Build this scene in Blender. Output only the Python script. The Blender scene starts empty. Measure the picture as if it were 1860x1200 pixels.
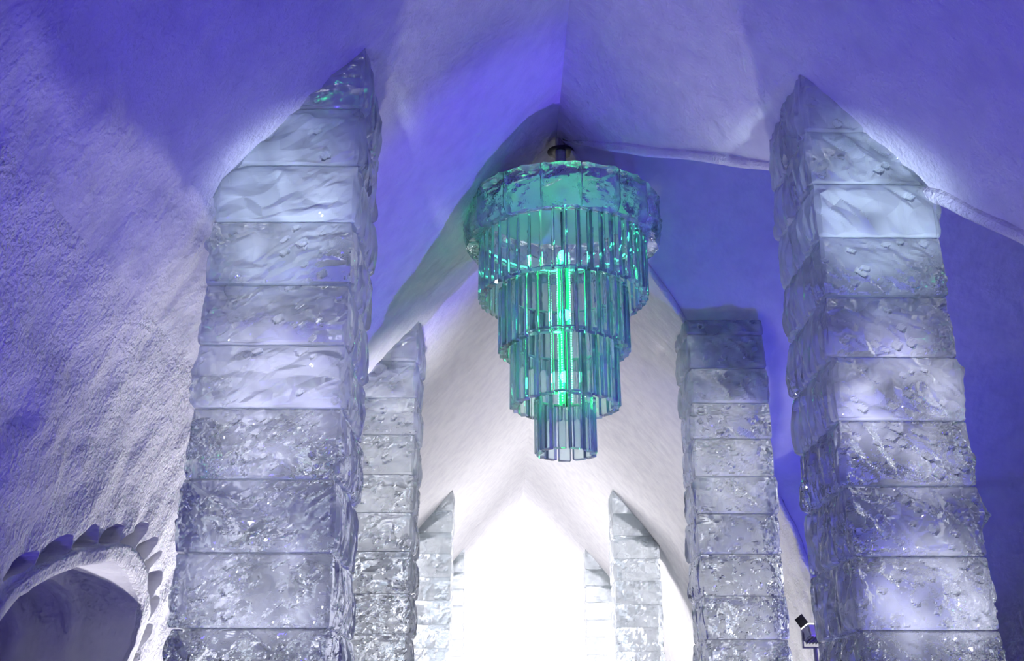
import bpy, bmesh, math, random
import numpy as np
from mathutils import Vector
from mathutils.geometry import delaunay_2d_cdt

random.seed(7)
SC = bpy.context.scene
COL = SC.collection
PI = math.pi
FLOOR = -1.6                       # the camera's eye is the origin of heights
CX = 0.6                           # centre line of the nave

# ------------------------------------------------------------------ camera
cam_d = bpy.data.cameras.new('camera'); cam = bpy.data.objects.new('camera', cam_d); COL.objects.link(cam)
cam_d.sensor_width = 36.0; cam_d.sensor_fit = 'HORIZONTAL'
cam_d.lens = 36.0 * 1927.0 / 1860.0
cam_d.clip_start = 0.05; cam_d.clip_end = 200
cam.location = (0, 0, 0)
cam.rotation_euler = (PI / 2 + math.radians(20.70), 0, -math.radians(0.55))
SC.camera = cam

# ------------------------------------------------------------------ world, exposure, lights
world = bpy.data.worlds.new('world'); SC.world = world; world.use_nodes = True
world.node_tree.nodes['Background'].inputs[0].default_value = (0.10, 0.10, 0.32, 1)
world.node_tree.nodes['Background'].inputs[1].default_value = 0.0
SC.view_settings.view_transform = 'Standard'; SC.view_settings.look = 'None'
SC.view_settings.gamma = 1.0; SC.view_settings.use_curve_mapping = False
SC.view_settings.exposure = 0.0
SC.cycles.max_bounces = 9; SC.cycles.transmission_bounces = 8; SC.cycles.diffuse_bounces = 4
SC.cycles.glossy_bounces = 3; SC.cycles.transparent_max_bounces = 4
SC.cycles.use_adaptive_sampling = True; SC.cycles.adaptive_threshold = 0.1; SC.cycles.adaptive_min_samples = 12
SC.cycles.sample_clamp_indirect = 6.0; SC.cycles.blur_glossy = 1.0
SC.cycles.use_denoising = True
SC.cycles.caustics_refractive = True; SC.cycles.caustics_reflective = False

def aim(o, target):
    d = Vector(target) - o.location
    o.rotation_euler = d.to_track_quat('-Z', 'Y').to_euler()

def area(name, loc, target, size, power, color, size_y=None, spread=None):
    l = bpy.data.lights.new(name, 'AREA'); l.energy = power; l.color = color
    l.shape = 'RECTANGLE'; l.size = size; l.size_y = size_y or size
    if spread: l.spread = math.radians(spread)
    o = bpy.data.objects.new(name, l); COL.objects.link(o); o.location = loc; aim(o, target)
    return o

def spot(name, loc, target, power, color, angle=60, blend=0.6, radius=0.08):
    l = bpy.data.lights.new(name, 'SPOT'); l.energy = power; l.color = color
    l.spot_size = math.radians(angle); l.spot_blend = blend; l.shadow_soft_size = radius
    o = bpy.data.objects.new(name, l); COL.objects.link(o); o.location = loc; aim(o, target)
    return o

VIOLET = (0.22, 0.14, 1.0)
BLUE = (0.14, 0.16, 1.0)
WHITE = (1.0, 0.96, 0.97)
COOL = (0.80, 0.84, 1.0)
# coloured wash on the near vault, from floor washers at the foot of the near columns
area('wash_near_left', (-1.6, 3.2, -1.3), (-1.4, 5.6, 6.0), 0.5, 38, (0.1, 0.05, 1.0), spread=110)
area('wash_near_right', (2.8, 3.2, -1.3), (2.6, 5.6, 6.0), 0.5, 30, (0.09, 0.04, 1.0), spread=110)
area('wash_near_middle', (CX, 5.4, -1.3), (CX, 7.4, 6.0), 0.5, 11, (0.07, 0.04, 1.0), spread=80)
# side hall
area('wash_side_hall', (7.5, 9.0, -1.4), (6.5, 12.5, 3.0), 0.8, 5, (0.14, 0.14, 1.0), spread=130)
spot('wash_side_hall_crossing', (6.0, 8.4, -1.2), (-0.8, 9.9, 4.9), 1550, (0.16, 0.08, 1.0), angle=34, blend=0.5)
area('fill_side_hall_entry', (4.3, 10.6, -1.4), (3.3, 12.0, 5.0), 0.6, 52, (0.06, 0.05, 1.0), spread=95)  # added to brighten the far slope near the crossing
# white uplights behind the columns
spot('uplight_left_near', (-1.7, 10.5, -1.4), (-2.75, 8.1, 1.3), 740, (0.97, 0.93, 1.0), angle=60, blend=1.0)
spot('uplight_left_far', (-1.15, 11.0, -1.4), (-2.75, 9.3, 1.0), 330, (0.97, 0.93, 1.0), angle=50, blend=1.0)
spot('uplight_right_near', (2.7, 9.0, -1.4), (2.6, 7.5, 2.0), 260, (1.0, 0.96, 0.97), angle=50)
spot('fill_left_back', (-1.45, 8.7, -1.4), (-1.45, 7.2, 1.6), 180, (0.97, 0.95, 1.0), angle=40)  # added so the back of the near left column glows
spot('uplight_left_middle', (-1.5, 14.0, -1.4), (-1.4, 12.4, 2.0), 10, (1.0, 0.96, 0.97), angle=60)
spot('uplight_right_middle', (2.0, 14.6, -1.4), (3.7, 14.8, 1.6), 300, (1.0, 0.96, 0.97), angle=80, blend=0.9)
# added narrow spots, unseen, that brighten the near and middle columns
spot('fill_left_low', (-1.4, 2.3, -1.3), (-1.43, 6.27, 0.7), 2596, (0.86, 0.84, 1.0), angle=12, blend=0.6, radius=0.15)
spot('fill_left_middle', (-1.4, 2.3, -1.3), (-1.43, 6.27, 1.9), 2802, (0.86, 0.84, 1.0), angle=12, blend=0.6, radius=0.15)
spot('fill_left_high', (-1.4, 2.3, -1.3), (-1.43, 6.27, 3.2), 3186, (0.72, 0.84, 1.0), angle=11, blend=0.9, radius=0.12)
spot('fill_right_low', (2.6, 2.4, -1.3), (2.59, 6.55, 0.7), 3700, (0.86, 0.84, 1.0), angle=11, blend=0.6, radius=0.15)
spot('fill_right_middle', (2.6, 2.4, -1.3), (2.59, 6.55, 1.9), 3900, (0.86, 0.84, 1.0), angle=11, blend=0.6, radius=0.15)
spot('fill_right_high', (2.6, 2.4, -1.3), (2.59, 6.55, 3.3), 3500, (0.7, 0.86, 1.0), angle=11, blend=0.9, radius=0.12)
spot('fill_left_second_low', (-0.7, 8.2, -1.3), (-1.42, 11.5, 0.9), 500, (1.0, 0.96, 0.97), angle=18, blend=0.6, radius=0.2)
spot('fill_left_second_high', (-0.7, 8.2, -1.3), (-1.42, 11.5, 3.1), 2300, (1.0, 0.96, 0.97), angle=22, blend=1.0, radius=0.2)
spot('fill_right_second_low', (2.3, 8.2, -1.3), (2.58, 11.6, 0.9), 600, (1.0, 0.96, 0.97), angle=11, blend=0.6, radius=0.12)
spot('fill_right_second_high', (2.3, 8.2, -1.3), (2.58, 11.6, 2.9), 1500, (1.0, 0.96, 0.97), angle=11, blend=0.6, radius=0.12)
# added wide lights low in the nave, unseen, to put glints on the columns
area('glint_left', (0.66, 3.45, -1.5), (-1.43, 6.27, 2.0), 1.9, 2.4, (0.86, 0.83, 1.0), spread=30)
area('glint_right', (0.95, 3.5, -1.5), (2.57, 6.55, 2.0), 1.9, 2.6, (0.86, 0.83, 1.0), spread=30)
area('glint_left_second', (0.6, 9.5, -1.5), (-1.42, 11.5, 2.0), 1.6, 3, (1.0, 0.96, 0.97), spread=38)
area('glint_right_second', (0.8, 9.5, -1.5), (2.5, 11.6, 2.0), 1.6, 2.5, (1.0, 0.96, 0.97), spread=30)
# narrow beams up the inner faces of the near columns
spot('beam_left', (-0.7, 6.6, -1.4), (-0.75, 6.7, 4.5), 45, (0.85, 0.88, 1.0), angle=22, blend=0.8)
spot('beam_right', (1.9, 6.9, -1.4), (1.95, 7.0, 4.5), 60, (0.8, 0.88, 1.0), angle=22, blend=0.8)
area('flood_middle', (CX, 15.5, -1.4), (CX, 16.0, 6.0), 1.2, 24, (1.0, 0.96, 0.97), spread=100)
area('flood_far_a', (CX, 19.0, -1.4), (CX, 20.2, 4.0), 1.6, 26, (1.0, 0.96, 0.97), spread=120)
area('flood_far_b', (CX, 22.7, -1.4), (CX, 24.0, 6.0), 1.4, 340, (1.0, 0.96, 0.97))
area('flood_far_c', (CX, 34.0, -1.4), (CX, 39.0, 4.0), 2.0, 1900, (1.0, 0.96, 0.97))

# ------------------------------------------------------------------ noise helpers (numpy)
def _hash(ix, iy, seed):
    h = (ix.astype(np.int64) * 374761393 + iy.astype(np.int64) * 668265263 + seed * 2147483647 + seed * 144665) & 0x7fffffff
    h = (h ^ (h >> 13)) * 1274126177 & 0x7fffffff
    h = (h ^ (h >> 16)) * 974711 & 0x7fffffff
    h = h ^ (h >> 11)
    return (h & 0xffff) / 65535.0

def vnoise(x, y, seed=0):
    ix = np.floor(x); iy = np.floor(y); fx = x - ix; fy = y - iy
    fx = fx * fx * (3 - 2 * fx); fy = fy * fy * (3 - 2 * fy)
    a = _hash(ix, iy, seed); b = _hash(ix + 1, iy, seed); c = _hash(ix, iy + 1, seed); d = _hash(ix + 1, iy + 1, seed)
    return (a * (1 - fx) + b * fx) * (1 - fy) + (c * (1 - fx) + d * fx) * fy

def fbm(x, y, seed=0, octv=4, gain=0.5):
    s = 0; a = 1.0; t = 0
    for k in range(octv):
        s = s + a * (vnoise(x * 2 ** k + 13.7 * k, y * 2 ** k + 7.1 * k, seed + k) - 0.5); t += a; a *= gain
    return s / t

def chips(x, y, ang, L, W, seed, steep=0.25, prob=0.2, lk=1.0):
    """height field of tilted chisel facets: returns height (m)"""
    ca, sa = math.cos(ang), math.sin(ang)
    u = (x * ca + y * sa) / L; v = (-x * sa + y * ca) / W
    iu = np.floor(u); iv = np.floor(v)
    best = np.full(u.shape, 1e9); H = np.zeros(u.shape)
    for du in (-1, 0, 1):
        for dv in (-1, 0, 1):
            cu = iu + du; cv = iv + dv
            su = cu + 0.15 + 0.7 * _hash(cu, cv, seed); sv = cv + 0.15 + 0.7 * _hash(cu, cv, seed + 1)
            d = np.maximum(np.abs(u - su), np.abs(v - sv)) + 0.15 * (np.abs(u - su) + np.abs(v - sv))
            g1 = (_hash(cu, cv, seed + 2) - 0.5) * 2; g2 = (_hash(cu, cv, seed + 3) - 0.5) * 2
            k = np.where(_hash(cu, cv, seed + 4) < prob, 2.6, 0.8) * steep
            h = ((u - su) * L * g1 * lk + (v - sv) * W * (0.5 + g2)) * k + (_hash(cu, cv, seed + 5) - 0.5) * W * 0.30
            m = d < best
            H = np.where(m, h, H); best = np.where(m, d, best)
    return H

def facets(x, y, ang, L, W, seed):
    """continuous low facets: random heights (-0.5..0.5) on a slanted lattice, joined by flat triangles"""
    ca, sa = math.cos(ang), math.sin(ang)
    u = (x * ca + y * sa) / L; v = (-x * sa + y * ca) / W
    wu = vnoise(u * 0.6 + 3.1, v * 0.6, seed + 31); wv = vnoise(u * 0.6, v * 0.6 + 7.7, seed + 32)
    u = u + 1.1 * (wu - 0.5); v = v + 1.1 * (wv - 0.5)
    iu = np.floor(u); iv = np.floor(v); fu = u - iu; fv = v - iv
    h00 = _hash(iu, iv, seed); h10 = _hash(iu + 1, iv, seed); h01 = _hash(iu, iv + 1, seed); h11 = _hash(iu + 1, iv + 1, seed)
    a = h00 + (h10 - h00) * fu + (h01 - h00) * fv
    b = h11 + (h01 - h11) * (1 - fu) + (h10 - h11) * (1 - fv)
    return np.where(fu + fv < 1, a, b) - 0.5

def notches(x, y, ang, L, W, seed, prob, slope):
    """sparse slanted chisel notches whose floors all lean downwards"""
    ca, sa = math.cos(ang), math.sin(ang)
    u = (x * ca + y * sa) / L; v = (-x * sa + y * ca) / W
    iv = np.floor(v); sh = 3 * _hash(iv, iv * 0 + 5, seed + 7); iu = np.floor(u + sh); fu = u + sh - iu; fv = v - iv
    on = _hash(iu, iv, seed) < prob
    a0 = 0.1 + 0.25 * _hash(iu, iv, seed + 1); a1 = 0.75 + 0.2 * _hash(iu, iv, seed + 2)
    on = on * np.clip(np.minimum(fu - a0, a1 - fu) * L / 0.012, 0, 1) * np.clip(np.minimum(fv - 0.08, 0.92 - fv) * W / 0.012, 0, 1)
    k = slope * (0.86 + 0.28 * _hash(iu, iv, seed + 3)); g = (_hash(iu, iv, seed + 4) - 0.5) * 0.5
    return on * ((fv - 0.95) * W * k + (fu - 0.5) * L * g * 0.25), on

# ------------------------------------------------------------------ mesh helpers
def mesh_obj(name, verts, faces, mat, parent=None, uv=None, smooth=True, loc=None):
    me = bpy.data.meshes.new(name)
    V = np.asarray(verts, dtype=np.float64)
    if loc is not None: V = V - np.asarray(loc)
    me.from_pydata(V.tolist(), [], faces if isinstance(faces, list) else faces.tolist())
    if uv is not None:
        lay = me.uv_layers.new(name='UVMap'); li = np.empty(len(me.loops), dtype=np.int32)
        me.loops.foreach_get('vertex_index', li)
        lay.data.foreach_set('uv', np.asarray(uv, dtype=np.float32)[li].ravel())
    if smooth: me.polygons.foreach_set('use_smooth', [True] * len(me.polygons))
    me.materials.append(mat); me.update()
    o = bpy.data.objects.new(name, me); COL.objects.link(o)
    if parent is not None: o.parent = parent
    if loc is not None and parent is None: o.location = loc
    return o

def bm_obj(name, bm, mat, parent=None, smooth=False, loc=None):
    me = bpy.data.meshes.new(name); bmesh.ops.recalc_face_normals(bm, faces=bm.faces); bm.to_mesh(me); bm.free()
    if smooth: me.polygons.foreach_set('use_smooth', [True] * len(me.polygons))
    me.materials.append(mat)
    o = bpy.data.objects.new(name, me); COL.objects.link(o)
    if parent is not None: o.parent = parent
    if loc is not None: o.location = loc
    return o

def tag(o, label, cat, group=None):
    o['label'] = label; o['category'] = cat; o['kind'] = 'thing'
    if group: o['group'] = group
    return o

def empty(name, loc):
    o = bpy.data.objects.new(name, None); COL.objects.link(o); o.location = loc; o.empty_display_size = 0.2
    return o

def structure(o, label=None):
    o['kind'] = 'structure'
    if label: o['label'] = label
    return o

def grid_faces(nr, nc, base=0, flip=False):
    i = np.arange(nr - 1)[:, None]; j = np.arange(nc - 1)[None, :]
    a = base + i * nc + j; b = a + 1; c = a + nc + 1; d = a + nc
    F = np.stack([a, d, c, b] if flip else [a, b, c, d], -1).reshape(-1, 4)
    return F

def bm_cyl(bm, p0, p1, r0, r1=None, n=16, caps=True):
    r1 = r0 if r1 is None else r1
    p0 = Vector(p0); p1 = Vector(p1); ax = (p1 - p0).normalized()
    t = ax.orthogonal().normalized(); b = ax.cross(t)
    A = []; B = []
    for k in range(n):
        q = 2 * PI * k / n; e = t * math.cos(q) + b * math.sin(q)
        A.append(bm.verts.new(p0 + e * r0)); B.append(bm.verts.new(p1 + e * r1))
    for k in range(n):
        bm.faces.new((A[k], A[(k + 1) % n], B[(k + 1) % n], B[k]))
    if caps: bm.faces.new(A[::-1]); bm.faces.new(B)

def bm_box(bm, c, s, rot=None):
    vs = []
    for dz in (-.5, .5):
        for dx, dy in ((-.5, -.5), (.5, -.5), (.5, .5), (-.5, .5)):
            v = Vector((dx * s[0], dy * s[1], dz * s[2]))
            if rot is not None: v = rot @ v
            vs.append(bm.verts.new(v + Vector(c)))
    for f in ((0, 1, 2, 3), (4, 5, 6, 7), (0, 1, 5, 4), (1, 2, 6, 5), (2, 3, 7, 6), (3, 0, 4, 7)):
        bm.faces.new([vs[k] for k in f])

# ------------------------------------------------------------------ materials
def new_mat(name):
    m = bpy.data.materials.new(name); m.use_nodes = True
    nt = m.node_tree; p = nt.nodes['Principled BSDF']
    return m, nt, p

def N(nt, t, **kw):
    n = nt.nodes.new(t)
    for k, v in kw.items(): setattr(n, k, v)
    return n

def snow_mat(name, color=(0.78, 0.78, 0.80), streak=True, strength=0.5, rough=0.5):
    m, nt, p = new_mat(name)
    tc = N(nt, 'ShaderNodeTexCoord')
    n1 = N(nt, 'ShaderNodeTexNoise'); n1.inputs['Scale'].default_value = 34; n1.inputs['Detail'].default_value = 2.5
    n1.inputs['Roughness'].default_value = 0.6
    nt.links.new(tc.outputs['Object'], n1.inputs['Vector'])
    n3 = N(nt, 'ShaderNodeTexNoise'); n3.inputs['Scale'].default_value = 5; n3.inputs['Detail'].default_value = 2
    nt.links.new(tc.outputs['Object'], n3.inputs['Vector'])
    # one height: grain that follows the larger lumps, the lumps, and drawn-out trowel strokes
    g1 = N(nt, 'ShaderNodeMath', operation='MULTIPLY'); nt.links.new(n1.outputs['Fac'], g1.inputs[0]); nt.links.new(n3.outputs['Fac'], g1.inputs[1])
    g2 = N(nt, 'ShaderNodeMath', operation='MULTIPLY_ADD'); g2.inputs[1].default_value = 0.045 * strength
    nt.links.new(g1.outputs[0], g2.inputs[0])
    g3 = N(nt, 'ShaderNodeMath', operation='MULTIPLY_ADD'); g3.inputs[1].default_value = 0.02
    nt.links.new(n3.outputs['Fac'], g3.inputs[0]); nt.links.new(g3.outputs[0], g2.inputs[2])
    if streak:
        n2 = N(nt, 'ShaderNodeTexNoise'); n2.inputs['Scale'].default_value = 1.0; n2.inputs['Detail'].default_value = 2.5
        mp = N(nt, 'ShaderNodeMapping'); mp.inputs['Scale'].default_value = (7.0, 0.9, 1.0); mp.inputs['Rotation'].default_value = (0, 0, 0.25)
        nt.links.new(tc.outputs['UV'], mp.inputs['Vector']); nt.links.new(mp.outputs[0], n2.inputs['Vector'])
        g4 = N(nt, 'ShaderNodeMath', operation='MULTIPLY'); g4.inputs[1].default_value = 0.022
        nt.links.new(n2.outputs['Fac'], g4.inputs[0]); nt.links.new(g4.outputs[0], g3.inputs[2])
    else: g3.inputs[2].default_value = 0.0
    b1 = N(nt, 'ShaderNodeBump'); b1.inputs['Strength'].default_value = 0.8; b1.inputs['Distance'].default_value = 1.0
    nt.links.new(g2.outputs[0], b1.inputs['Height']); nt.links.new(b1.outputs[0], p.inputs['Normal'])
    cr = N(nt, 'ShaderNodeValToRGB'); cr.color_ramp.elements[0].color = (color[0] * .9, color[1] * .9, color[2] * .92, 1); cr.color_ramp.elements[1].color = (*color, 1)
    cr.color_ramp.elements[0].position = 0.3; cr.color_ramp.elements[1].position = 0.6
    nt.links.new(n3.outputs['Fac'], cr.inputs[0]); nt.links.new(cr.outputs[0], p.inputs['Base Color'])
    p.inputs['Roughness'].default_value = rough; p.inputs['Specular IOR Level'].default_value = 0.0
    return m

def ice_mat(name, color=(0.80, 0.88, 0.96), trans=(0.55, 0.95), rough=(0.06, 0.25), bump=0.25, scale=3.0, bscale=22, glow=0.0):
    m, nt, p = new_mat(name)
    tc = N(nt, 'ShaderNodeTexCoord')
    geo = N(nt, 'ShaderNodeNewGeometry')
    n1 = N(nt, 'ShaderNodeTexNoise'); n1.inputs['Scale'].default_value = scale; n1.inputs['Detail'].default_value = 1.5
    nt.links.new(geo.outputs['Position'], n1.inputs['Vector'])
    mr = N(nt, 'ShaderNodeMapRange'); mr.inputs['From Min'].default_value = 0.38; mr.inputs['From Max'].default_value = 0.62
    mr.inputs['To Min'].default_value = trans[0]; mr.inputs['To Max'].default_value = trans[1]
    nt.links.new(n1.outputs['Fac'], mr.inputs['Value']); nt.links.new(mr.outputs[0], p.inputs['Transmission Weight'])
    mr2 = N(nt, 'ShaderNodeMapRange'); mr2.inputs['From Min'].default_value = 0.38; mr2.inputs['From Max'].default_value = 0.62
    mr2.inputs['To Min'].default_value = rough[1]; mr2.inputs['To Max'].default_value = rough[0]
    nt.links.new(n1.outputs['Fac'], mr2.inputs['Value']); nt.links.new(mr2.outputs[0], p.inputs['Roughness'])
    if bump:
        n2 = N(nt, 'ShaderNodeTexNoise'); n2.inputs['Scale'].default_value = bscale; n2.inputs['Detail'].default_value = 1
        nt.links.new(geo.outputs['Position'], n2.inputs['Vector'])
        b = N(nt, 'ShaderNodeBump'); b.inputs['Strength'].default_value = bump; b.inputs['Distance'].default_value = 0.02
        nt.links.new(n2.outputs['Fac'], b.inputs['Height']); nt.links.new(b.outputs[0], p.inputs['Normal'])
    p.inputs['Base Color'].default_value = (*color, 1); p.inputs['IOR'].default_value = 1.31
    if glow:                                    # milky body of the ice: light seeps through and scatters
        tr = N(nt, 'ShaderNodeBsdfTranslucent'); tr.inputs['Color'].default_value = (*color, 1)
        di = N(nt, 'ShaderNodeBsdfDiffuse'); di.inputs['Color'].default_value = (*color, 1)
        ad = N(nt, 'ShaderNodeMixShader'); ad.inputs[0].default_value = 0.5
        nt.links.new(di.outputs[0], ad.inputs[1]); nt.links.new(tr.outputs[0], ad.inputs[2])
        mx = N(nt, 'ShaderNodeMixShader')
        mr3 = N(nt, 'ShaderNodeMapRange'); mr3.inputs['From Min'].default_value = 0.35; mr3.inputs['From Max'].default_value = 0.65
        mr3.inputs['To Min'].default_value = glow * 1.5; mr3.inputs['To Max'].default_value = glow * 0.5
        oi = N(nt, 'ShaderNodeObjectInfo'); sm = N(nt, 'ShaderNodeMath', operation='MULTIPLY_ADD'); sm.inputs[1].default_value = 0.12
        nt.links.new(oi.outputs['Random'], sm.inputs[0]); nt.links.new(n1.outputs['Fac'], sm.inputs[2])
        mr3.inputs['From Min'].default_value = 0.38; mr3.inputs['From Max'].default_value = 0.76
        nt.links.new(sm.outputs[0], mr3.inputs['Value']); nt.links.new(mr3.outputs[0], mx.inputs[0])
        nt.links.new(p.outputs[0], mx.inputs[1]); nt.links.new(ad.outputs[0], mx.inputs[2])
        nt.links.new(mx.outputs[0], nt.nodes['Material Output'].inputs['Surface'])
    return m

def plain(name, color, rough=0.5, metal=0.0, emit=None, strength=0):
    m, nt, p = new_mat(name)
    n = N(nt, 'ShaderNodeTexNoise'); n.inputs['Scale'].default_value = 30
    mix = N(nt, 'ShaderNodeMix', data_type='RGBA'); mix.inputs['A'].default_value = (*[c * .85 for c in color], 1); mix.inputs['B'].default_value = (*color, 1)
    nt.links.new(n.outputs['Fac'], mix.inputs['Factor']); nt.links.new(mix.outputs['Result'], p.inputs['Base Color'])
    p.inputs['Roughness'].default_value = rough; p.inputs['Metallic'].default_value = metal
    if emit: p.inputs['Emission Color'].default_value = (*emit, 1); p.inputs['Emission Strength'].default_value = strength
    return m

SNOW = snow_mat('snow', strength=0.45)
SNOW_WALL = snow_mat('snow_wall', strength=0.95)
SNOW_SMOOTH = snow_mat('snow_smooth', streak=False, strength=0.12)
SNOW_ROUGH = snow_mat('snow_rough', streak=False, strength=0.9)
ICES = [ice_mat(n_, color=(0.89, 0.95, 0.985), trans=(0.92, 1.0), rough=(0.015, 0.05), bump=0.0, glow=g_)
        for n_, g_ in (('clear_column_ice', 0.15), ('column_ice', 0.25), ('cloudy_column_ice', 0.38))]
ICE_CROWN = ice_mat('crown_ice', color=(0.84, 0.92, 0.98), trans=(0.75, 1.0), rough=(0.03, 0.15), bump=0.35, bscale=30)
GLASS = ice_mat('clear_ice', color=(0.84, 0.98, 0.97), trans=(0.82, 0.93), rough=(0.01, 0.04), bump=0.04, bscale=14)
METAL = plain('grey_metal', (0.45, 0.45, 0.47), 0.35, 0.8)
DARK = plain('dark_metal_and_shade', (0.05, 0.05, 0.055), 0.5)
PIPE = plain('frosted_pipe', (0.62, 0.60, 0.66), 0.55)
WHITE_PLASTIC = plain('white_plastic', (0.75, 0.74, 0.72), 0.45)
LED = plain('green_led', (0.1, 0.6, 0.3), 0.4, 0, (0.10, 1.0, 0.28), 10)
LED_SOFT = plain('green_tube', (0.05, 0.5, 0.25), 0.4, 0, (0.01, 0.9, 0.16), 1.5)
FILL_STRIP = plain('green_fill_strip', (0.05, 0.5, 0.25), 0.4, 0, (0.06, 0.9, 0.4), 6.0)
LAMP_FACE = plain('lamp_face', (0.9, 0.9, 0.9), 0.4, 0, (1.0, 0.95, 0.9), 4)

# ------------------------------------------------------------------ nave vault and walls
PR = np.array([(0, 6.24), (.4, 5.80), (1.0, 5.14), (1.58, 4.5), (2.1, 3.88), (2.5, 3.36), (2.9, 2.7), (3.2, 1.9), (3.38, .9), (3.45, -.2), (3.45, -1.6)])
def r_of_z(z): return np.interp(z, PR[::-1, 1], PR[::-1, 0])
def vault_z(x): return np.interp(np.abs(x - CX), PR[:, 0], PR[:, 1])
STEP = 0.075
_seg = np.hypot(np.diff(PR[:, 0]), np.diff(PR[:, 1])); _arc = np.concatenate([[0], np.cumsum(_seg)])
def smooth_profile():
    t = np.arange(0, _arc[-1] + 1e-6, STEP)
    r = np.interp(t, _arc, PR[:, 0]); z = np.interp(t, _arc, PR[:, 1])
    k = np.ones(9) / 9
    for _ in range(2):
        rp = np.concatenate([2 * r[0] - r[4:0:-1], r, 2 * r[-1] - r[-2:-6:-1]]); zp = np.concatenate([2 * z[0] - z[4:0:-1], z, 2 * z[-1] - z[-2:-6:-1]])
        r = np.convolve(rp, k, 'valid'); z = np.convolve(zp, k, 'valid')
    return t, r, z
AT, AR, AZ = smooth_profile()
NX = -np.gradient(AZ); NZ = np.gradient(AR); _l = np.hypot(NX, NZ); NX = -NX / _l; NZ = -NZ / _l
# (NX, NZ) points into the room for the right-hand side mirrored below
SPLIT = int(np.argmin(np.abs(AZ - 2.6)))          # rows above belong to the ceiling, below to the walls
Y0, Y1 = -5.0, 44.0

def relief(y, t, side):
    """inward relief of the snow (m) at distance y along the nave and t down the profile"""
    ph = 0 if side < 0 else 50
    h = 0.09 * fbm(y * 0.55 + ph, t * 0.45, 3 + ph, 3) + 0.03 * fbm(y * 2.2 + ph, t * 1.6, 9 + ph, 3)
    low = np.clip((t - 3.6) / 2.0, 0, 1)                       # rougher towards the foot of the wall
    h = h + low * 0.09 * fbm(y * 5 + ph, t * 4, 21 + ph, 4)
    # formwork lift joint
    tj = 4.15 + 0.12 * (vnoise(y * 1.3 + ph, y * 0, 5) - 0.5)
    h = h + 0.035 / (1 + np.exp(-(t - tj) * 28)) * (0.3 + vnoise(y * 1.7 + ph, y * 0 + 3, 8))
    # shallow groove of the ridge joint
    h = h - 0.02 * np.exp(-(t / 0.05) ** 2) * vnoise(y * 9, t * 0, 4)
    return h * np.clip(t / 0.25, 0.0, 1)

def wall_point(y, ti, side):
    """world position for arrays y and (float) profile parameter t"""
    r = np.interp(ti, AT, AR); z = np.interp(ti, AT, AZ); nx = np.interp(ti, AT, NX); nz = np.interp(ti, AT, NZ)
    h = relief(y, ti, side)
    return np.stack([CX + side * (r - np.abs(nx) * h), y, z - np.abs(nz) * h], -1)

# side hall opening in the right-hand side: how far it reaches towards and away from the viewer at height z
YT = 10.3
NEAR = np.array([(6.16, 0), (4.49, 2.45), (3.45, 3.8), (2.4, 4.7), (1.0, 5.0), (-1.7, 5.1)])
FARW = np.array([(6.16, 0), (4.78, 1.22), (3.0, 2.7), (1.76, 2.95), (.93, 3.2), (-1.7, 3.4)])
def near_a(z): return np.interp(z, NEAR[::-1, 0], NEAR[::-1, 1])
def far_b(z): return np.interp(z, FARW[::-1, 0], FARW[::-1, 1])

YS = np.concatenate([np.arange(Y0, 3.0, 0.3), np.arange(3.0, 16.0, STEP), np.arange(16.0, 30, 0.18), np.arange(30, Y1 + 0.01, 0.5)])

def left_grid(rows):
    y, t = np.meshgrid(YS, AT[rows]); P = wall_point(y.ravel(), t.ravel(), -1)
    return P, grid_faces(len(rows), len(YS)), np.stack([y.ravel(), t.ravel()], -1)

def right_strip(rows, part):
    V = []; U = []; n = 230 if part == 'near' else 260
    for t in AT[rows]:
        z = float(np.interp(t, AT, AZ))
        wob = 0.05 * (vnoise(np.array([t * 3.0]), np.array([0.5]), 77)[0] - 0.5) * min(1, t)
        if part == 'near': ye = YT - float(near_a(z)) + wob; y = ye - (ye - Y0) * np.linspace(1, 0, n) ** 1.5
        else: ys = YT + float(far_b(z)) + wob; y = ys + (Y1 - ys) * np.linspace(0, 1, n) ** 1.8
        V.append(wall_point(y, np.full(n, t), 1)); U.append(np.stack([y + 60, np.full(n, t)], -1))
    return np.concatenate(V), grid_faces(len(rows), n, flip=True), np.concatenate(U)

rows_c = np.arange(0, SPLIT + 1); rows_w = np.arange(SPLIT, len(AT))
Vs = []; Fs = []; Us = []; base = 0
for P, F, U in (left_grid(rows_c), right_strip(rows_c, 'near'), right_strip(rows_c, 'far')):
    Vs.append(P); Fs.append(F + base); Us.append(U); base += len(P)
structure(mesh_obj('ceiling', np.concatenate(Vs), np.concatenate(Fs), SNOW, uv=np.concatenate(Us)), 'pointed snow vault washed in violet and blue light')
Vs = []; Fs = []; Us = []; base = 0
for P, F, U in (right_strip(rows_w, 'near'), right_strip(rows_w, 'far')):
    Vs.append(P); Fs.append(F + base); Us.append(U); base += len(P)
structure(mesh_obj('wall_right', np.concatenate(Vs), np.concatenate(Fs), SNOW_WALL, uv=np.concatenate(Us)), 'white snow wall beside the opening to the side hall')

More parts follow.
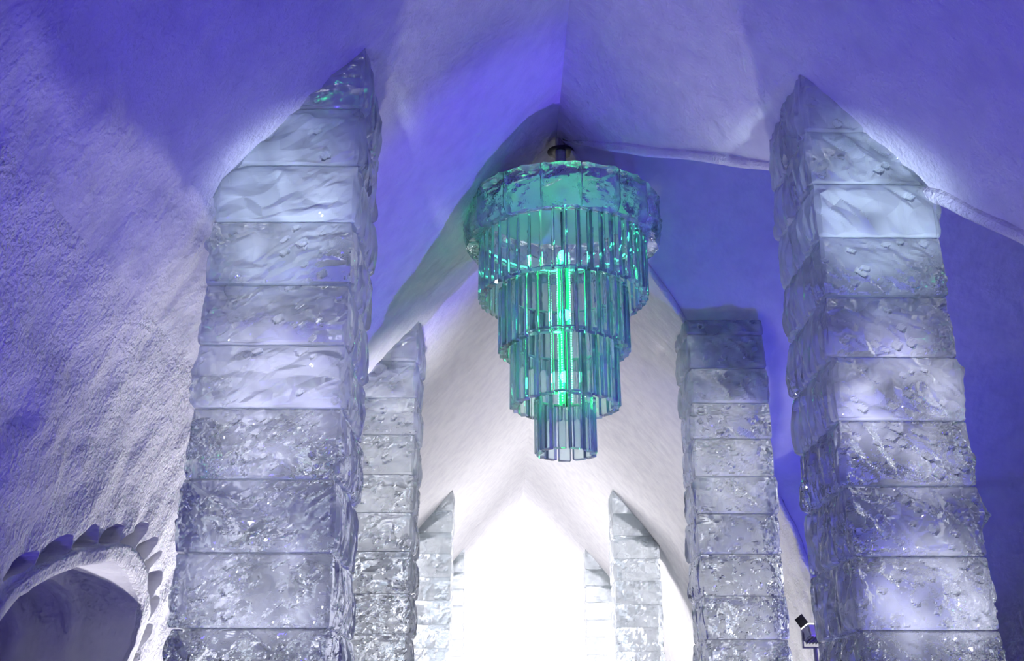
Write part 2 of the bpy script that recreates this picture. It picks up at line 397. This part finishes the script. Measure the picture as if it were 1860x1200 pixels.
# ---- left wall with the carved arch doorway: outline (y, z) on the wall
DOOR = [(5.45, -1.6), (5.45, -.6), (5.6, -.02), (5.82, .36), (6.12, .63), (6.4, .79), (6.8, .95), (7.1, 1.03), (7.41, 1.1), (7.76, 1.08), (8.02, 1.02), (8.21, .92), (8.27, .81), (8.25, .65), (8.2, .49), (8.12, .1), (8.08, -.6), (8.08, -1.6)]
RIM = [(5.25, -1.6), (5.25, -.6), (5.42, .05), (5.7, .45), (6.09, .72), (6.41, .91), (6.79, 1.07), (7.1, 1.15), (7.5, 1.24), (7.85, 1.24), (8.13, 1.18), (8.33, 1.06), (8.46, .91), (8.48, .7), (8.4, .5), (8.3, .1), (8.24, -.6), (8.24, -1.6)]
LEAVES = [[(6.033, 0.811), (6.135, 0.925), (6.357, 1.003), (6.369, 0.928), (6.22, 0.848), (6.048, 0.783)], [(6.392, 0.924), (6.436, 1.028), (6.552, 1.113), (6.727, 1.167), (6.77, 1.077), (6.64, 1.01), (6.503, 0.948)], [(6.79, 1.08), (6.839, 1.171), (7.001, 1.289), (7.098, 1.27), (7.115, 1.175), (6.96, 1.114)], [(7.128, 1.18), (7.197, 1.27), (7.342, 1.347), (7.487, 1.364), (7.496, 1.332), (7.474, 1.24), (7.311, 1.203)], [(7.491, 1.24), (7.629, 1.346), (7.894, 1.465), (7.941, 1.402), (7.826, 1.249), (7.633, 1.247)], [(7.859, 1.236), (7.931, 1.318), (8.176, 1.406), (8.209, 1.354), (8.121, 1.203), (7.992, 1.222)], [(8.14, 1.201), (8.244, 1.266), (8.45, 1.34), (8.443, 1.275), (8.299, 1.115), (8.215, 1.157)], [(8.311, 1.106), (8.416, 1.159), (8.628, 1.205), (8.619, 1.096), (8.472, 0.949)], [(8.481, 0.94), (8.549, 0.987), (8.711, 1.021), (8.722, 0.937), (8.521, 0.788), (8.524, 0.863)], [(8.499, 0.763), (8.673, 0.805), (8.682, 0.701), (8.432, 0.571), (8.469, 0.663)], [(8.407, 0.548), (8.513, 0.56), (8.477, 0.482), (8.36, 0.466)]]

def catmull(P, n=5, closed=True):
    P = [np.array(p, float) for p in P]; out = []
    m = len(P); rng = range(m) if closed else range(m - 1)
    for i in rng:
        if closed: p0, p1, p2, p3 = P[i - 1], P[i], P[(i + 1) % m], P[(i + 2) % m]
        else: p0, p1, p2, p3 = P[max(i - 1, 0)], P[i], P[i + 1], P[min(i + 2, m - 1)]
        for k in range(n):
            t = k / n
            out.append(0.5 * ((2 * p1) + (-p0 + p2) * t + (2 * p0 - 5 * p1 + 4 * p2 - p3) * t * t + (-p0 + 3 * p1 - 3 * p2 + p3) * t ** 3))
    if not closed: out.append(P[-1])
    return np.array(out)

def t_of_z(z): return np.interp(z, AZ[::-1], AT[::-1])
def inside(poly, px, py):
    c = np.zeros(len(px), bool); j = len(poly) - 1
    for i in range(len(poly)):
        xi, yi = poly[i]; xj, yj = poly[j]
        cond = ((yi > py) != (yj > py)) & (px < (xj - xi) * (py - yi) / (yj - yi + 1e-12) + xi)
        c ^= cond; j = i
    return c

def leaf_outline(L):
    """straight polyline resampled, gently rounded except at tip"""
    return catmull(L, 4)

door_o = catmull(DOOR, 4, closed=False); rim_o = catmull(RIM, 4, closed=False)
leaf_o = [leaf_outline(l) for l in LEAVES]
def yz_to_yt(o): return np.stack([o[:, 0], t_of_z(o[:, 1])], -1)
dt = yz_to_yt(door_o); dt[0, 1] = dt[-1, 1] = AT[-1] + 0.02
lt = [yz_to_yt(o) for o in leaf_o]

wl_rows = AT[rows_w]
iy0 = int(np.argmin(np.abs(YS - 4.2))); iy1 = int(np.argmin(np.abs(YS - 9.6)))
Vs = []; Fs = []; base = 0; Us = []
for ys in (YS[:iy0 + 1], YS[iy1:]):
    y, t = np.meshgrid(ys, wl_rows)
    Vs.append(np.stack([y.ravel(), t.ravel()], -1)); Fs += (grid_faces(len(wl_rows), len(ys)) + base).tolist(); base += y.size
# middle panel by constrained triangulation
y, t = np.meshgrid(YS[iy0:iy1 + 1], wl_rows); G = np.stack([y.ravel(), t.ravel()], -1)
edgepts = np.zeros(len(G), bool)
edge_mask = (np.abs(G[:, 0] - YS[iy0]) < 1e-6) | (np.abs(G[:, 0] - YS[iy1]) < 1e-6) | (np.abs(G[:, 1] - wl_rows[0]) < 1e-6)
polys = [dt] + lt
allp = np.concatenate(polys)
dmin = np.full(len(G), 9.0)
for q in allp: dmin = np.minimum(dmin, np.hypot(G[:, 0] - q[0], G[:, 1] - q[1]))
G = G[(dmin > 0.02) | edge_mask]
pts = [Vector(p) for p in G]; edges = []
for q in polys:
    b0 = len(pts); pts += [Vector(p) for p in q]; n = len(q)
    edges += [(b0 + k, b0 + (k + 1) % n) for k in range(n)]
cv, ce, cf, *_ = delaunay_2d_cdt(pts, edges, [], 0, 1e-5)
cvn = np.array([(v.x, v.y) for v in cv]); cen = np.array([cvn[list(f)].mean(0) for f in cf])
drop = np.zeros(len(cf), bool)
for q in polys: drop |= inside(q, cen[:, 0], cen[:, 1])
drop |= cen[:, 1] > AT[-1]
Vs.append(cvn); Fs += [[base + k for k in f] for f, d in zip(cf, drop) if not d]
YTc = np.concatenate(Vs); YTc[:, 1] = np.minimum(YTc[:, 1], AT[-1])
wall_left = structure(mesh_obj('wall_left', wall_point(YTc[:, 0], YTc[:, 1], -1), Fs, SNOW_WALL, uv=YTc), 'rough white snow wall with a carved arch doorway')

def offset_x(P, d):          # push points into the wall (away from the room)
    Q = P.copy(); Q[:, 0] -= d; return Q
# carved leaf hollows around the doorway
for o in lt:
    n = len(o); P0 = wall_point(o[:, 0], o[:, 1], -1); c = o.mean(0)
    tipk = int(np.argmin(o[:, 1] - 0.6 * o[:, 0]))
    d = 0.05 + 0.10 * np.clip((o[:, 0] - o[:, 0].min()) / max(0.05, np.ptp(o[:, 0])), 0, 1)
    in1 = c + (o - c) * 0.93; P1 = wall_point(in1[:, 0], in1[:, 1], -1); P1[:, 0] -= d
    Pc = P1.mean(0)[None, :]
    Vv = np.concatenate([P0, P1, Pc]); F = []
    for k in range(n):
        k2 = (k + 1) % n; F.append([k, k2, n + k2, n + k]); F.append([n + k, n + k2, 2 * n])
    mesh_obj('leaf_hollow', Vv, F, SNOW_SMOOTH, parent=wall_left, smooth=False)
# raised rim of the doorway
rt = yz_to_yt(rim_o); n = len(rt)
Pa = wall_point(dt[:, 0], np.minimum(dt[:, 1], AT[-1]), -1); Pb = wall_point(rt[:, 0], rt[:, 1], -1)
m_ = 6; VV = []
for k in range(m_ + 1):
    f = (0, 0.03, 0.3, 0.5, 0.7, 0.97, 1)[k]; Q = Pa * (1 - f) + Pb * f
    lift = 0.028 if 0 < k < m_ else (-0.03)
    jit = 0.012 * fbm(Q[:, 1] * 9, Q[:, 2] * 9 + k, 31, 3)
    Q[:, 0] += lift + jit * (0 < k < m_); VV.append(Q)
mesh_obj('arch_rim', np.concatenate(VV), grid_faces(m_ + 1, n), SNOW_ROUGH, parent=wall_left)
# stepped tunnel behind the doorway
cen_d = np.array([6.9, -0.9]); rings = []
prof = [(0.0, 0.0), (0.24, 0.0), (0.25, 0.10), (0.36, 0.12), (0.40, 0.05), (0.60, 0.06), (0.61, 0.17), (0.74, 0.19), (0.78, 0.11), (1.05, 0.13), (1.06, 0.25), (1.22, 0.27), (1.26, 0.18), (2.4, 0.22), (2.45, 1.9)]
xw = Pa[:, 0].min()
for dx, sh in prof:
    s_ = max(0.02, 1 - sh / 1.9); q = cen_d + (door_o - cen_d) * s_
    q[:, 1] = np.maximum(q[:, 1], FLOOR)
    Q = Pa.copy()
    if dx > 0: Q = np.stack([np.full(len(q), xw - dx), q[:, 0], q[:, 1]], -1)
    rings.append(Q)
tun = mesh_obj('arch_tunnel', np.concatenate(rings), grid_faces(len(prof), len(door_o), flip=True), SNOW_SMOOTH, parent=wall_left)

tl = bpy.data.lights.new('fill_tunnel', 'POINT'); tl.energy = 7.0; tl.color = (0.2, 0.15, 1.0); tl.shadow_soft_size = 0.2  # added blue light that tints the inside of the tunnel
to = bpy.data.objects.new('fill_tunnel', tl); COL.objects.link(to); to.location = (-4.6, 6.7, -0.9)

# ---- side hall (opens off the right-hand side of the nave)
XE = 13.0
def hall_side(sign):
    zs = np.interp(np.linspace(0, 1, 90), [0, 0.55, 1], [6.16, 2.2, -1.6]); nc = 80
    V = []; U = []
    for z in zs:
        x0 = CX + float(r_of_z(z)); xs = x0 + (XE - x0) * np.linspace(0, 1, nc) ** 1.3
        yy = YT + (far_b(z) if sign > 0 else -near_a(z))
        h = 0.06 * fbm(xs * 0.6, np.full(nc, z * 0.6), 61, 3) + 0.015 * fbm(xs * 3, np.full(nc, z * 3), 66, 3)
        if sign > 0: h = h + 0.03 / (1 + np.exp(np.clip((z - (2.95 + 0.06 * np.sin(xs * 1.7))) * 30, -30, 30)))
        h = h * np.clip((xs - x0) / 0.4, 0, 1) - 0.01
        V.append(np.stack([xs, yy - sign * h, np.full(nc, z)], -1)); U.append(np.stack([xs, np.full(nc, z)], -1))
    return np.concatenate(V), grid_faces(len(zs), nc, flip=sign < 0), np.concatenate(U)
P, F, U = hall_side(1); structure(mesh_obj('wall_side_hall_far', P, F, SNOW_SMOOTH, uv=U), 'smooth snow slope of the side hall in flat blue light')
P, F, U = hall_side(-1); structure(mesh_obj('wall_side_hall_near', P, F, SNOW_SMOOTH, uv=U), 'near snow slope of the side hall')
zs = np.linspace(6.16, -1.6, 40); V = []
for z in zs: V += [(XE, YT - float(near_a(z)), z), (XE, YT + float(far_b(z)), z)]
structure(mesh_obj('wall_side_hall_end', np.array(V), grid_faces(40, 2), SNOW_SMOOTH), 'end wall of the side hall')

# rounded snow lip along the edge where the side hall meets the vault
def lip(sign, name, rad, label):
    zs = np.linspace(6.12, 0.2, 110); C = []
    for z in zs:
        t = float(np.interp(-z, -AZ, AT)); wob = 0.05 * (vnoise(np.array([t * 3.0]), np.array([0.5]), 77)[0] - 0.5) * min(1, t)
        yy = YT + (far_b(z) if sign > 0 else -near_a(z)) + wob
        C.append(wall_point(np.array([yy]), np.array([t]), 1)[0] + np.array([0.02, 0, 0.0]))
    C = np.array(C); T = np.gradient(C, axis=0); T /= np.linalg.norm(T, axis=1)[:, None]
    V = []; nn = 10
    for k, (c, tt) in enumerate(zip(C, T)):
        a = np.cross(tt, [0, 0, 1.0]); a /= np.linalg.norm(a); b = np.cross(tt, a)
        rr = rad * (0.75 + 0.5 * vnoise(np.array([k * 0.16]), np.array([2.0]), 5)[0]) * min(1, 0.25 + k / 8)
        for q in range(nn + 1):
            e = 2 * PI * q / nn; V.append(c + (a * math.cos(e) + b * math.sin(e)) * rr)
    structure(mesh_obj(name, np.array(V), grid_faces(len(C), nn + 1), SNOW_ROUGH), label)
lip(-1, 'trim_1', 0.06, 'rough snow lip on the near edge of the side hall opening')
lip(1, 'trim_2', 0.04, 'snow lip on the far edge of the side hall opening')

# ---- floor and end walls
def flat(name, V, F, mat, label): return structure(mesh_obj(name, np.array(V, float), F, mat), label)
flat('floor', [(-4.2, Y0, FLOOR), (XE, Y0, FLOOR), (XE, Y1, FLOOR), (-4.2, Y1, FLOOR)], [[0, 1, 2, 3]], SNOW_SMOOTH, 'packed snow floor')
for nm, yy, lb in (('wall_end', Y1, 'far end wall of the hall, lost in white light'), ('wall_entrance', Y0, 'snow wall behind the viewer')):
    V = [(CX - r * 1.06 - 0.05, yy, z + 0.15) for r, z in PR[::-1]] + [(CX + r * 1.06 + 0.05, yy, z + 0.15) for r, z in PR[1:]]
    V = [(CX - 3.75, yy, FLOOR)] + V + [(CX + 3.75, yy, FLOOR)]
    flat(nm, V, [list(range(len(V)))], SNOW_SMOOTH, lb)

# ------------------------------------------------------------------ ice columns of stacked blocks
def ice_block(parent, x0, x1, y0, y1, z0, z1, seed, res, inner, ang, rough, clamp, ice=1):
    rng = random.Random(seed); pl = Vector(parent.location)
    nx = max(3, int((x1 - x0) / res)); ny = max(3, int((y1 - y0) / res)); nz = max(3, int((z1 - z0) / res))
    cnr = 2
    segs = []
    # perimeter samples: (pos, normal, face id, coordinate along the face)
    def face(n, p, q, nrm, fid, L):
        k = np.arange(n) / n
        return [np.array(p)[None] + (np.array(q) - np.array(p))[None] * k[:, None], np.tile(nrm, (n, 1)), np.full(n, fid), k * L]
    W = x1 - x0; D = y1 - y0
    parts = [face(nx, (x0, y0), (x1, y0), (0, -1), 0, W), face(ny, (x1, y0), (x1, y1), (1, 0), 1, D),
             face(nx // 2, (x1, y1), (x0, y1), (0, 1), 2, W), face(ny // 2 if True else ny, (x0, y1), (x0, y0), (-1, 0), 3, D)]
    if inner == 3: parts[3] = face(ny, (x0, y1), (x0, y0), (-1, 0), 3, D); parts[1] = face(ny // 2, (x1, y0), (x1, y1), (1, 0), 1, D)
    pos = np.concatenate([p[0] for p in parts]); nrm = np.concatenate([p[1] for p in parts]); fid = np.concatenate([p[2] for p in parts]); s = np.concatenate([p[3] for p in parts])
    Ls = np.array([W, D, W, D])[fid.astype(int)]
    st = np.array([0] + list(np.cumsum([len(p[2]) for p in parts])[:-1]))
    nrm = nrm.astype(float)
    for k in st: nrm[k] = (nrm[k - 1] + nrm[k]) / 1.6
    n = len(pos); zz = np.linspace(z0 + 0.004, z1 - 0.004, nz + 1)
    S, Z = np.meshgrid(s, zz); FI = np.tile(fid, (nz + 1, 1)); LS = np.tile(Ls, (nz + 1, 1))
    zr = (Z - z0) / (z1 - z0); er = np.minimum(S, LS - S)
    patch = np.clip((vnoise(S * 3.6 + seed, Z * 4.4, seed) - 0.3) * 2.6, 0.45 if ice == 2 else 0.2, 1)
    hf = (0.095 if z0 < 3.0 else 0.085) * facets(S, Z, ang, 0.15, 0.085, seed) * patch
    hf2 = 0.024 * facets(S, Z, ang + 0.35, 0.055, 0.036, seed + 9) * np.clip((vnoise(S * 3 + 9, Z * 4 + seed, seed + 3) - 0.35) * 3, 0, 1)
    nsl = 0.66 + 0.19 * (z0 - 0.8)
    nh, non = notches(S, Z, ang, 0.115, 0.064, seed + 50, (0.22, 0.10, 0.05)[ice], nsl)
    nh2, non2 = notches(S + 0.37, Z + 0.11, ang + 0.22, 0.085, 0.046, seed + 60, (0.18, 0.08, 0.0)[ice], nsl)
    nh = nh * (1 - non2) + nh2; non = np.maximum(non, non2)
    hs = 0.06 * facets(S, Z, PI / 2 + 0.05, 0.24, 0.048, seed + 20) + 0.02 * facets(S, Z, PI / 2 + 0.1, 0.10, 0.024, seed + 23)
    side = (FI == inner)
    h = np.where(side, hs * rough, (hf + hf2) * rough * (1 - non) + nh * min(1, rough))
    bulge = 0.022 * np.sin(PI * np.clip(zr, 0, 1)) ** 0.7 + 0.02 * fbm(S * 3 + seed, Z * 3, seed + 40, 2) + 0.012 * (0.5 - zr)
    smooth_top = np.clip((1 - zr) / 0.16, 0, 1) * np.clip(zr / 0.05, 0, 1)
    h = h * np.where(side, 0.4 + 0.6 * smooth_top, smooth_top) + bulge * rough
    h = h * np.clip(er / 0.03 + 0.35, 0, 1) - 0.012 * np.exp(-(np.minimum(zr, 1 - zr) * (z1 - z0) / 0.008) ** 2)
    X = pos[None, :, 0] + nrm[None, :, 0] * h; Y = pos[None, :, 1] + nrm[None, :, 1] * h
    Zc = Z.copy()
    if clamp: Zc = np.minimum(Zc, vault_z(X) - 0.01)
    V = np.stack([X, Y, Zc], -1).reshape(-1, 3)
    i = np.arange(nz)[:, None]; j = np.arange(n)[None, :]; j2 = (j + 1) % n
    F = np.stack([i * n + j, i * n + j2, (i + 1) * n + j2, (i + 1) * n + j], -1).reshape(-1, 4).tolist()
    cb = V[:n].mean(0); ct = V[-n:].mean(0); a = len(V); V = np.concatenate([V, [cb, ct]])
    F += [[(k + 1) % n, k, a] for k in range(n)] + [[nz * n + k, nz * n + (k + 1) % n, a + 1] for k in range(n)]
    o = mesh_obj('ice_block', V - np.array(pl), F, ICES[ice], parent=parent, smooth=False)
    return o

def column(x0, x1, y0, y1, inner, seed, res, ang, rough, label, bh=0.43, ztop=None, zoff=0.0, lowest=0.2):
    c = empty('ice_column', ((x0 + x1) / 2, (y0 + y1) / 2, FLOOR))
    tag(c, label, 'ice column', 'pairs of stacked ice block columns along the hall')
    top = ztop if ztop is not None else float(max(vault_z(x0), vault_z(x1)))
    rng = random.Random(seed); z = FLOOR; k = 0; zs = [FLOOR]
    while z < top - 0.05:
        z = z + bh * (1 + rng.uniform(-.05, .05)) + (zoff if k == 0 else 0); z = min(z, top) if (ztop is not None or True) else z
        if top - z < 0.12: z = top
        zs.append(z); k += 1
    for k in range(len(zs) - 1):
        low = zs[k + 1] < lowest
        ox = rng.uniform(-.012, .012); oy = rng.uniform(-.01, .01)
        ice_block(c, x0 + ox, x1 + ox, y0 + oy, y1 + oy, zs[k], zs[k + 1], seed * 100 + k, 0.09 if low else res, inner, ang, rough, ztop is None, 0 if zs[k] < 1.7 else (1 if zs[k] < 3.1 else 2))
    return c

column(-1.89, -0.98, 6.27, 7.17, 1, 1, 0.0105, 0.55, 1.0, 'tall nearest ice block column on the left, beside the carved arch doorway')
column(2.16, 2.98, 6.55, 7.5, 3, 2, 0.0105, -0.6, 1.1, 'tall nearest ice block column on the right, in front of the side hall')
column(-1.86, -0.98, 11.5, 12.3, 1, 3, 0.02, 0.55, 1.0, 'second ice block column on the left, just behind the nearest one')
column(2.16, 3.04, 11.6, 12.35, 3, 4, 0.02, -0.55, 1.0, 'flat-topped second ice block column on the right, beyond the chandelier', ztop=4.53)
column(-1.86, -0.98, 20.8, 21.6, 1, 5, 0.05, 0.5, 0.5, 'third ice block column on the left, whitened by bright light')
column(2.18, 3.07, 20.8, 21.6, 3, 6, 0.05, -0.5, 0.5, 'third ice block column on the right, whitened by bright light')
column(-1.86, -0.98, 28.0, 28.8, 1, 7, 0.08, 0.5, 0.4, 'farthest ice column on the left, almost lost in white light')
column(2.18, 3.07, 28.0, 28.8, 3, 8, 0.08, -0.5, 0.4, 'farthest ice column on the right, almost lost in white light')

# ------------------------------------------------------------------ ice chandelier
CH = Vector((0.645, 10.4, 0)); K = 1.04
ch = empty('chandelier', (CH.x, CH.y, 2.5 * K))
tag(ch, 'tiered clear ice chandelier with green light inside, hanging from the vault ridge', 'chandelier')
cz = ch.location.z
def L(z): return z - cz            # local height under the chandelier root

# crown of sixteen rough ice blocks
RO, RI, ZB, ZT = 1.02 * K, 0.86 * K, 4.69 * K, 5.14 * K
def crown_block(seed):
    rng = random.Random(seed); half = PI / 16 - 0.006; na = 22; nz = 24
    V = []
    prof = []
    # closed section in (radius, z): outer face up, top, inner face down, bevelled underside
    for k in range(nz + 1):
        f = k / nz; prof.append((RO - 0.05 * max(0, (0.18 - f) / 0.18) ** 1.2, ZB + (ZT - ZB) * f, 'o'))
    for k in range(1, 5): prof.append((RO + (RI - RO) * k / 4, ZT, 't'))
    for k in range(1, 13): prof.append((RI, ZT + (ZB + 0.03 - ZT) * k / 12, 'i'))
    for k in range(1, 4): prof.append((RI + (RO - 0.05 - RI) * k / 4, ZB + 0.03 * (1 - k / 4), 'b'))
    rad = np.array([p[0] for p in prof]); zz = np.array([p[1] for p in prof]); kind = [p[2] for p in prof]
    m = len(prof); th = np.linspace(-half, half, na + 1)
    TT, RR = np.meshgrid(th, rad, indexing='ij'); _, Z = np.meshgrid(th, zz, indexing='ij')
    edge = np.clip((half - np.abs(TT)) / 0.035 - 0.15, 0, 1)
    h = 0.06 * facets(TT * RO, Z, 0.5, 0.10, 0.055, seed) + 0.03 * fbm(TT * 9 + seed, Z * 8, seed + 5, 2)
    isr = np.array([1.0 if k == 'o' else (0.8 if k == 'i' else 0.0) for k in kind])[None, :]
    sgn = np.array([1.0 if k == 'o' else -1.0 for k in kind])[None, :]
    RR = RR + h * edge * isr * sgn
    ztop = np.array([1.0 if k == 't' else 0.0 for k in kind])[None, :] * 0.015 * fbm(TT * 20, RR * 12, seed, 2) * edge
    V = np.stack([RR * np.sin(TT), -RR * np.cos(TT), Z + ztop - cz], -1).reshape(-1, 3)
    i = np.arange(na)[:, None]; j = np.arange(m)[None, :]; j2 = (j + 1) % m
    F = np.stack([i * m + j, (i + 1) * m + j, (i + 1) * m + j2, i * m + j2], -1).reshape(-1, 4).tolist()
    for e, fl in ((0, False), (na, True)):
        c = len(V); V = np.concatenate([V, [V[e * m:(e + 1) * m].mean(0)]])
        for k in range(m):
            a, b = e * m + k, e * m + (k + 1) % m
            F.append([a, b, c] if not fl else [b, a, c])
    return mesh_obj('crown_block', V, F, ICE_CROWN, parent=ch, smooth=False)
protos = [crown_block(300 + 7 * k) for k in range(4)]
for k in range(16):
    if k < 4: o = protos[k]
    else: o = protos[(k * 3 + 1) % 4].copy(); COL.objects.link(o); o.parent = ch
    o.rotation_euler.z = math.radians(-3.5 + 22.5 * k)
# thin metal hoop that carries the crown, spokes and the hanging pipe
bm = bmesh.new()
for k in range(4):
    a = PI / 4 + k * PI / 2
    bm_box(bm, (math.cos(a) * 0.46, math.sin(a) * 0.46, L(ZT + 0.035)), (0.96, 0.04, 0.04), __import__('mathutils').Matrix.Rotation(a, 3, 'Z'))
bm_obj('spoke_frame', bm, METAL, ch)
bm = bmesh.new(); bm_cyl(bm, (0, 0, L(ZT - 0.04)), (0, 0, L(ZT - 0.02)), RI - 0.05, n=48); bm_obj('crown_light_shield', bm, WHITE_PLASTIC, ch)  # plate added to keep the green light off the ridge
bm = bmesh.new(); bm_cyl(bm, (0, 0, L(ZT + 0.0)), (0, 0, L(6.22)), 0.06, n=20)
bm_obj('hanging_pipe', bm, PIPE, ch, smooth=False)

def hoop(name, R, z, w, hgt, mat):
    bm = bmesh.new(); n = 64; vs = []
    for k in range(n):
        a = 2 * PI * k / n
        vs.append([bm.verts.new((math.cos(a) * (R + dr), math.sin(a) * (R + dr), L(z) + dz)) for dr, dz in ((-w / 2, -hgt / 2), (w / 2, -hgt / 2), (w / 2, hgt / 2), (-w / 2, hgt / 2))])
    for k in range(n):
        A = vs[k]; B = vs[(k + 1) % n]
        for q in range(4): bm.faces.new((A[q], B[q], B[(q + 1) % 4], A[(q + 1) % 4]))
    return bm_obj(name, bm, mat, ch)

def tier(R, zb, zt, n, w, d, yaw, ph, seed):
    hp = hoop('tier_hoop', R * K, zt * K + 0.012, 0.03, 0.02, WHITE_PLASTIC)
    rng = random.Random(seed)
    bm = bmesh.new(); bm_box(bm, (0, 0, 0), (w * K, d * K, (zt - zb) * K))
    bmesh.ops.bevel(bm, geom=list(bm.edges), offset=0.006, segments=1, affect='EDGES')
    first = bm_obj('ice_bar', bm, GLASS, hp)
    for k in range(n):
        o = first if k == 0 else first.copy()
        if k: COL.objects.link(o); o.parent = hp
        a = 2 * PI * (k + ph) / n
        o.location = (math.sin(a) * R * K, -math.cos(a) * R * K, L((zt + zb) / 2 * K + rng.uniform(-.006, .006)))
        o.rotation_euler = (rng.uniform(-.006, .006), rng.uniform(-.006, .006), a + yaw + rng.uniform(-.04, .04))
tier(0.825, 4.11, 4.74, 44, 0.098, 0.075, 0.22, 0.3, 1)
tier(0.62, 3.54, 4.20, 32, 0.104, 0.075, 0.22, 0.1, 2)
tier(0.495, 2.97, 3.62, 22, 0.118, 0.078, 0.22, 0.45, 3)
tier(0.262, 2.50, 3.05, 11, 0.120, 0.072, 0.15, 0.5, 4)

# green light tubes down the middle
bm = bmesh.new(); bm_cyl(bm, (0, 0, L(2.98 * K)), (0, 0, L(ZT)), 0.022, n=12); core = bm_obj('light_core', bm, DARK, ch)
for k in range(4):
    a = PI / 4 + k * PI / 2 + 0.3
    bm = bmesh.new(); bm_cyl(bm, (math.cos(a) * 0.05, math.sin(a) * 0.05, L(3.0 * K)), (math.cos(a) * 0.05, math.sin(a) * 0.05, L(4.62 * K)), 0.016, n=10)
    tb = bm_obj('light_tube', bm, LED_SOFT, ch)
    bm = bmesh.new()
    for q in range(60):
        z = 3.02 * K + (4.58 - 3.02) * K * q / 59
        bm_box(bm, (math.cos(a) * 0.068, math.sin(a) * 0.068, L(z)), (0.014, 0.014, 0.013))
    o = bm_obj('light_diodes', bm, LED, tb); o['kind'] = 'stuff'

# added glowing strip that turns the crown ice green from inside
hoop('crown_fill_strip', 0.79 * K, 4.78 * K, 0.012, 0.012, FILL_STRIP)

for zz_ in (3.25, 3.9, 4.55):
    pl_ = bpy.data.lights.new('green_core', 'POINT'); pl_.energy = 8.0; pl_.color = (0.05, 1.0, 0.42); pl_.shadow_soft_size = 0.06
    po_ = bpy.data.objects.new('green_core', pl_); COL.objects.link(po_); po_.location = (0.0, -0.11, L(zz_ * K)); po_.parent = ch

# flat disc coloured dark for the shade in the hollow around the pipe
bm = bmesh.new(); n = 24
rings = [(0.065, 6.065), (0.15, 6.065), (0.15, 6.07), (0.065, 6.07), (0.0, 6.2)]
vs = [[bm.verts.new((math.cos(2 * PI * k / n) * r, math.sin(2 * PI * k / n) * r, L(z))) for k in range(n)] for r, z in rings[:-1]]
for A, B in zip(vs, vs[1:]):
    for k in range(n): bm.faces.new((A[k], A[(k + 1) % n], B[(k + 1) % n], B[k]))
bm.faces.new(vs[-1])
bm_obj('ridge_shade_disc', bm, DARK, ch, smooth=True)

# ------------------------------------------------------------------ stage floodlight on a stand behind the near right column
spot('floodlight_beam', (2.60, 9.2, 0.90), (1.7, 8.7, 5.2), 16, (1.0, 0.96, 0.97), angle=48, blend=0.9, radius=0.05)
fl = empty('floodlight', (2.62, 9.2, FLOOR))
tag(fl, 'white floodlight with dark barn doors on a stand between the right columns', 'floodlight')
H = 0.77 - FLOOR
from mathutils import Matrix
R0 = Matrix.Rotation(0.35, 3, 'Z') @ Matrix.Rotation(-0.35, 3, 'X')
bm = bmesh.new(); bm_box(bm, (0, 0, H), (0.17, 0.13, 0.11), R0); bmesh.ops.bevel(bm, geom=list(bm.edges), offset=0.012, segments=2, affect='EDGES'); body = bm_obj('housing', bm, WHITE_PLASTIC, fl)
bm = bmesh.new()
for k in range(5): bm_box(bm, R0 @ Vector((-0.06 + 0.03 * k, 0.0, -0.062)) + Vector((0, 0, H)), (0.008, 0.11, 0.02), R0)
bm_obj('cooling_fin', bm, METAL, body)
bm = bmesh.new(); bm_box(bm, R0 @ Vector((0, 0, 0.06)) + Vector((0, 0, H)), (0.14, 0.10, 0.012), R0); bm_obj('lens', bm, LAMP_FACE, body)
for sx in (-1, 1):
    bm = bmesh.new(); Rb = R0 @ Matrix.Rotation(sx * 0.45, 3, 'Y')
    bm_box(bm, R0 @ Vector((sx * 0.085, 0.0, 0.105)) + Vector((0, 0, H)), (0.006, 0.11, 0.09), Rb); bm_obj('barn_door', bm, DARK, fl)
bm = bmesh.new()
for sx in (-1, 1): bm_box(bm, (sx * 0.10, 0, H - 0.05), (0.012, 0.03, 0.13))
bm_box(bm, (0, 0, H - 0.115), (0.212, 0.03, 0.012)); bm_obj('yoke', bm, METAL, fl)
bm = bmesh.new(); bm_cyl(bm, (0, 0, 0.35), (0, 0, H - 0.11), 0.017, n=12); bm_obj('pole', bm, METAL, fl)
for k in range(3):
    a = 2 * PI * k / 3 + 0.4; bm = bmesh.new()
    bm_cyl(bm, (0, 0, 0.5), (math.cos(a) * 0.38, math.sin(a) * 0.38, 0.012), 0.012, n=8); bm_obj('leg', bm, METAL, fl)
